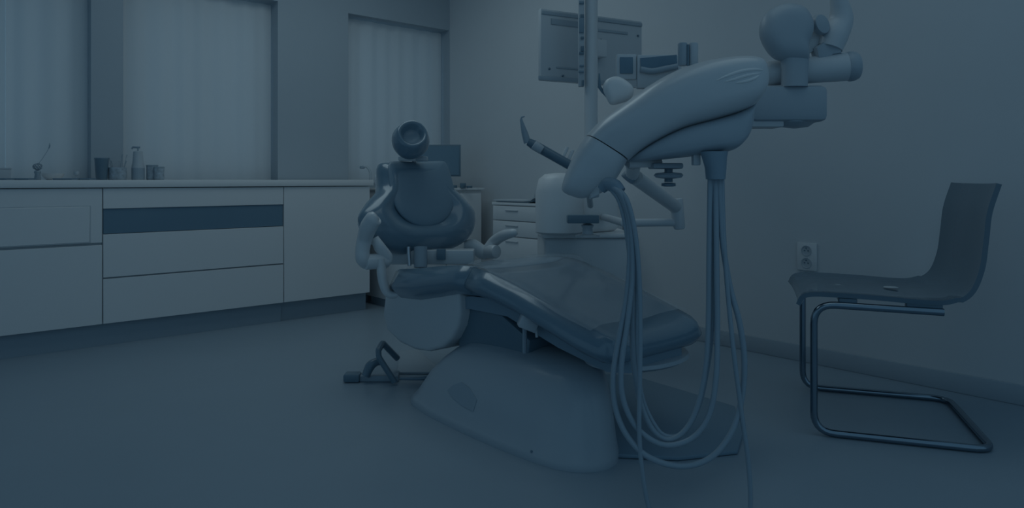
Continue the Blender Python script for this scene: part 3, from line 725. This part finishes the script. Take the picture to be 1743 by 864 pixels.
# hoses: down on the left, up on the right
def hose(pts, r, m_='hose'):
    bm = B(); path = spline([at(x, y, HF + k) for x, y, k in pts], 9); tube(bm, path, r, 10); return obj('hose', bm, M[m_], t, world=True)
hose([(1042, 318, .03), (1058, 335, .0), (1070, 375, -.01), (1072, 440, -.01), (1066, 510, -.01), (1053, 580, -.01), (1044, 640, -.01), (1048, 695, -.01), (1068, 742, -.02), (1105, 778, -.03), (1160, 793, -.03), (1210, 778, -.03), (1245, 735, -.02), (1262, 680, -.01), (1267, 615, -.01), (1259, 550, -.01), (1243, 490, 0), (1231, 420, 0), (1226, 350, .01), (1224, 296, .02)], .0080)
hose([(1044, 318, .02), (1062, 338, -.01), (1075, 390, -.02), (1077, 470, -.02), (1068, 550, -.02), (1058, 620, -.02), (1060, 675, -.02), (1080, 722, -.02), (1112, 750, -.02), (1145, 757, -.02), (1182, 742, -.02), (1208, 703, -.02), (1219, 640, -.02), (1221, 560, -.01), (1220, 470, -.01), (1219, 380, 0), (1218, 298, .02)], .0076)
hose([(1040, 320, .03), (1056, 345, .01), (1068, 400, 0), (1075, 470, 0), (1076, 560, 0), (1080, 630, 0), (1092, 690, 0), (1112, 732, 0), (1138, 748, 0), (1166, 732, 0), (1188, 690, 0), (1202, 620, 0), (1206, 540, 0), (1207, 440, 0), (1208, 360, .01), (1209, 298, .02)], .0076)
hose([(1048, 318, .02), (1066, 340, 0), (1078, 390, .01), (1083, 450, .01), (1084, 520, .01), (1083, 600, .01), (1092, 670, .01), (1108, 712, .01), (1130, 740, .01), (1160, 738, .01), (1185, 702, .01), (1200, 650, .01), (1212, 560, .01), (1213, 430, .01), (1213, 300, .02)], .0062)
hose([(1050, 318, .02), (1068, 342, -.02), (1081, 395, -.03), (1088, 470, -.03), (1090, 560, -.03), (1089, 650, -.03), (1088, 730, -.03), (1092, 790, -.03), (1103, 858, -.03), (1122, 900, -.03), (1165, 922, -.035), (1222, 925, -.035), (1264, 905, -.035), (1277, 865, -.03), (1274, 790, -.02), (1262, 700, -.02), (1249, 600, -.02), (1239, 500, -.01), (1232, 400, 0), (1229, 298, .02)], .0064)

# ================================================================== OPERATING LAMP
def L(px, py, k=0.0): return at(px, py, LD + k)
t = thing('operating_lamp', 'grey jointed operating lamp hanging at the upper right', 'lamp', L(1345, 205))
bm = B(); cam_box(bm, 1279, 144, 1412, 206, LD - .05, .17, .022); obj('lamp_housing', bm, M['lamp'], t, world=True)
bm = B(); lathe(bm, [(.13, .012), (.125, .0), (.09, -.014), (.02, -.02)], c=L(1352, 209, .035), seg=28, sx=.68, sy=.5); obj('lens_cover', bm, M['lamp'], t, world=True)
bm = B(); cam_box(bm, 1270, 203, 1335, 216, LD - .03, .10, .006); obj('lower_plate', bm, M['lamp2'], t, world=True)
bm = B(); cyl(bm, L(1300, 126, .05), L(1460, 112, .02), .045, .052, 26, .02); cy = obj('cross_arm', bm, M['lamp2'], t, world=True)
bm = B(); cyl(bm, L(1437, 114, .02), L(1461, 112, .018), .0545, .0535, 26, .018); obj('end_knob', bm, M['lamp'], cy, world=True)
c = L(1340, 58, -.03)
bm = B(); rr = []
hd = closed_spline([(x - 1340, 58 - y, 0) for x, y in ((1294, 55), (1300, 28), (1320, 12), (1346, 7), (1368, 14), (1380, 32), (1382, 52), (1374, 78), (1372, 105), (1336, 104), (1318, 98), (1303, 80))], 5)
sc = LD / F
pillow(bm, [p * sc for p in hd], c, RIGHT, UP, -FWD, .055, .055, rings=8); obj('handle_head', bm, M['lamp'], t, world=True, ang=80)
bm = B(); loft(bm, [(L(1352, 92, -.03), RIGHT * .050, FWD * .035), (L(1353, 115, -.03), RIGHT * .045, FWD * .035), (L(1352, 148, -.03), RIGHT * .044, FWD * .036)], 24); obj('neck', bm, M['lamp'], t, world=True)
bm = B(); cyl(bm, L(1376, 44, 0), L(1388, 42, 0), .012, seg=12); obj('joint_pin', bm, M['black'], t, world=True)
bm = B(); lathe(bm, [(.01, -.02), (.028, -.016), (.032, 0), (.028, .016), (.01, .02)], c=L(1396, 42), axis=-FWD + RIGHT * .2, seg=22, sx=.9, sy=1.25); obj('joint_knob', bm, M['lamp'], t, world=True)
bm = B(); prism(bm, [L(1394, 100, .0), L(1390, 80, .0), L(1426, 54, .0), L(1434, 90, .0), L(1420, 92, 0), L(1408, 101, 0)], FWD * .06, .008, 2); obj('elbow', bm, M['lamp'], t, world=True)
bm = B(); tube(bm, spline([L(1412, 82, .03), L(1420, 60, .03), L(1432, 30, .03), L(1424, -15, .0)], 4), [.045, .05, .042, .024], 18); obj('upper_joint', bm, M['lamp2'], t, world=True)
bm = B(); prism(bm, [L(1377, 92, .03), L(1376, 60, .03), L(1402, 40, .03), L(1410, 70, .03)], FWD * .04, .004); obj('web', bm, M['shell2'], t, world=True)

# ================================================================== FOOT CONTROL
fp = onfloor(650, 645)
t = thing('foot_control', 'foot control with black wire loop handle on the floor', 'foot control', (fp.x, fp.y, 0), -A)
def FP(px, py, z=0.0):
    return onfloor(px, py, z)
bm = B(); prism(bm, [FP(612, 650), FP(615, 636), FP(640, 628), FP(680, 640), FP(678, 650)], (0, 0, .028), .006); obj('pedal_base', bm, M['mid'], t, world=True)
bm = B(); prism(bm, [FP(676, 637, .0), FP(680, 600, .0), FP(712, 598, .0), FP(750, 632, .0), FP(744, 637, 0)], (0, 0, .012), .004); obj('pedal_plate', bm, M['lamp'], t, world=True)
bm = B(); tube(bm, spline([FP(680, 644, .02), FP(715, 644, .02), FP(735, 642, .02), FP(748, 637, .02)], 4), [.006, .008, .012, .007], 8); obj('pointer', bm, M['dark'], t, world=True)
bm = B(); D = fp.dot(FWD)
fa = FP(672, 650, .012); da = fa.dot(FWD)
pts = [fa, at(645, 608, da), at(644, 596, da + .02), at(651, 583, da + .08), at(677, 610, da + .13), at(674, 615, da + .13), at(654, 592, da + .10), at(650, 602, da + .05)]
tube(bm, round_path(pts[:5], .008, 3), .0135, 8); obj('loop_handle', bm, M['black'], t, world=True)
bm = B(); c = FP(600, 641, .02); box(bm, c, (.072, .06, .036), .008, 2, Matrix.Rotation(-A, 4, 'Z')); obj('side_button', bm, M['black'], t, world=True)
bm = B(); tube(bm, spline([FP(622, 640, .03), at(630, 623, da + .04), at(640, 616, da + .05), at(650, 616, da + .05)], 4), [.018, .022, .018, .012], 12); obj('tread', bm, M['black'], t, world=True)

# ================================================================== VISITOR CHAIR
f0 = at(1397, 525, 2.47); f1 = at(1357, 500, 3.05)
bdir = (RIGHT * .947 - FWD * .32).normalized(); sdir = Vector((-bdir.y, bdir.x, 0))
if sdir.dot(FWD) < 0: sdir = -sdir
mid = (f0 + f1) / 2; hwid = .285
cz = math.atan2(bdir.y, bdir.x)
t = thing('cantilever_chair', 'smoky clear cantilever chair with chrome tube frame near socket', 'chair', (mid.x, mid.y, 0), cz)
# local: +x to the back of the chair, +y away from the camera
rt = .0125
path = [(.40, -hwid, .456), (-.0, -hwid, .462), (-.0, -hwid, .0135), (.545, -hwid, .0135), (.545, hwid, .0135), (0, hwid, .0135), (0, hwid, .462), (.40, hwid, .456)]
bm = B(); tube(bm, round_path(path, .07, 7), rt, 14); obj('tube_frame', bm, M['metal'], t)
bm = B(); tube(bm, [(.10, -hwid, .462), (.10, hwid, .462)], .009, 10); obj('cross_tube', bm, M['metal'], t)
bm = B(); tube(bm, [(.36, -hwid, .457), (.36, hwid, .457)], .009, 10); obj('cross_tube', bm, M['metal'], t)
for y in (-hwid, hwid):
    bm = B(); box(bm, (.11, y * .93, .474), (.06, .03, .026), .006); obj('spacer', bm, M['black'], t)
    bm = B(); box(bm, (.345, y * .93, .472), (.11, .03, .026), .006); obj('spacer', bm, M['black'], t)
prof = spline([(-.045, .452), (-.02, .484), (.08, .488), (.22, .484), (.34, .478), (.42, .484), (.48, .520), (.512, .60), (.525, .70), (.535, .79), (.562, .885)], 6)
prof = [Vector((p.x, 0, p.y)) for p in prof]
bm = B(); ny = 13; th = .016; hs = .285
def sheet(off):
    g = []
    for i, p in enumerate(prof):
        a = prof[max(i - 1, 0)]; b = prof[min(i + 1, len(prof) - 1)]; tg = (b - a).normalized(); nm = Vector((-tg.z, 0, tg.x))
        row = []; s = i / (len(prof) - 1)
        for j in range(ny):
            u = -1 + 2 * j / (ny - 1)
            curl = .016 * abs(u) ** 3 * (1 if s < .55 else .6)
            w_ = hs * (1 - .04 * max(0, s - .5))
            row.append(p + nm * (off + curl) + Vector((0, u * w_, 0)))
        g.append(row)
    return g
ga, gb = sheet(0), sheet(-th)
va = [[bm.verts.new(p) for p in r] for r in ga]; vb = [[bm.verts.new(p) for p in r] for r in gb]
n_ = len(va)
for i in range(n_ - 1):
    for j in range(ny - 1):
        bm.faces.new((va[i][j], va[i][j + 1], va[i + 1][j + 1], va[i + 1][j])); bm.faces.new((vb[i][j], vb[i + 1][j], vb[i + 1][j + 1], vb[i][j + 1]))
for i in range(n_ - 1):
    for j in (0, ny - 1): bm.faces.new((va[i][j], va[i + 1][j], vb[i + 1][j], vb[i][j]))
for j in range(ny - 1):
    for i in (0, n_ - 1): bm.faces.new((va[i][j], va[i][j + 1], vb[i][j + 1], vb[i][j]))
sh = obj('seat_shell', bm, M['smoke'], t)
for x in (.11, .30):
    bm = B(); lathe(bm, [(.02, 0), (.022, .001), (.02, .003), (.005, .004)], c=(x, .06, .484), seg=18, sx=1.2); obj('fixing_cap', bm, M['lamp2'], t)

# ================================================================== WALL SOCKET
t = thing('wall_socket', 'white double power socket on the right wall beside the chair', 'socket', (XW, 1.655, .452))
bm = B(); box(bm, (-.006, 0, .068), (.012, .10, .136), .004, 2); obj('cover_plate', bm, M['socket'], t)
for z in (.038, .098):
    bm = B(); lathe(bm, [(.026, 0), (.026, .004), (.0225, .004), (.021, .0005), (.004, .0005)], c=(-.012, 0, z), axis=(-1, 0, 0), seg=24); s_ = obj('outlet', bm, M['grey'], t)
    for y in (-.009, .009):
        bm = B(); lathe(bm, [(.0035, 0), (.0035, .002), (.001, .002)], c=(-.0125, y, z), axis=(-1, 0, 0), seg=8); obj('pin_hole', bm, M['black'], s_)
    bm = B(); lathe(bm, [(.003, 0), (.003, .008), (.001, .008)], c=(-.0125, 0, z + .013), axis=(-1, 0, 0), seg=8); obj('earth_pin', bm, M['black'], s_)
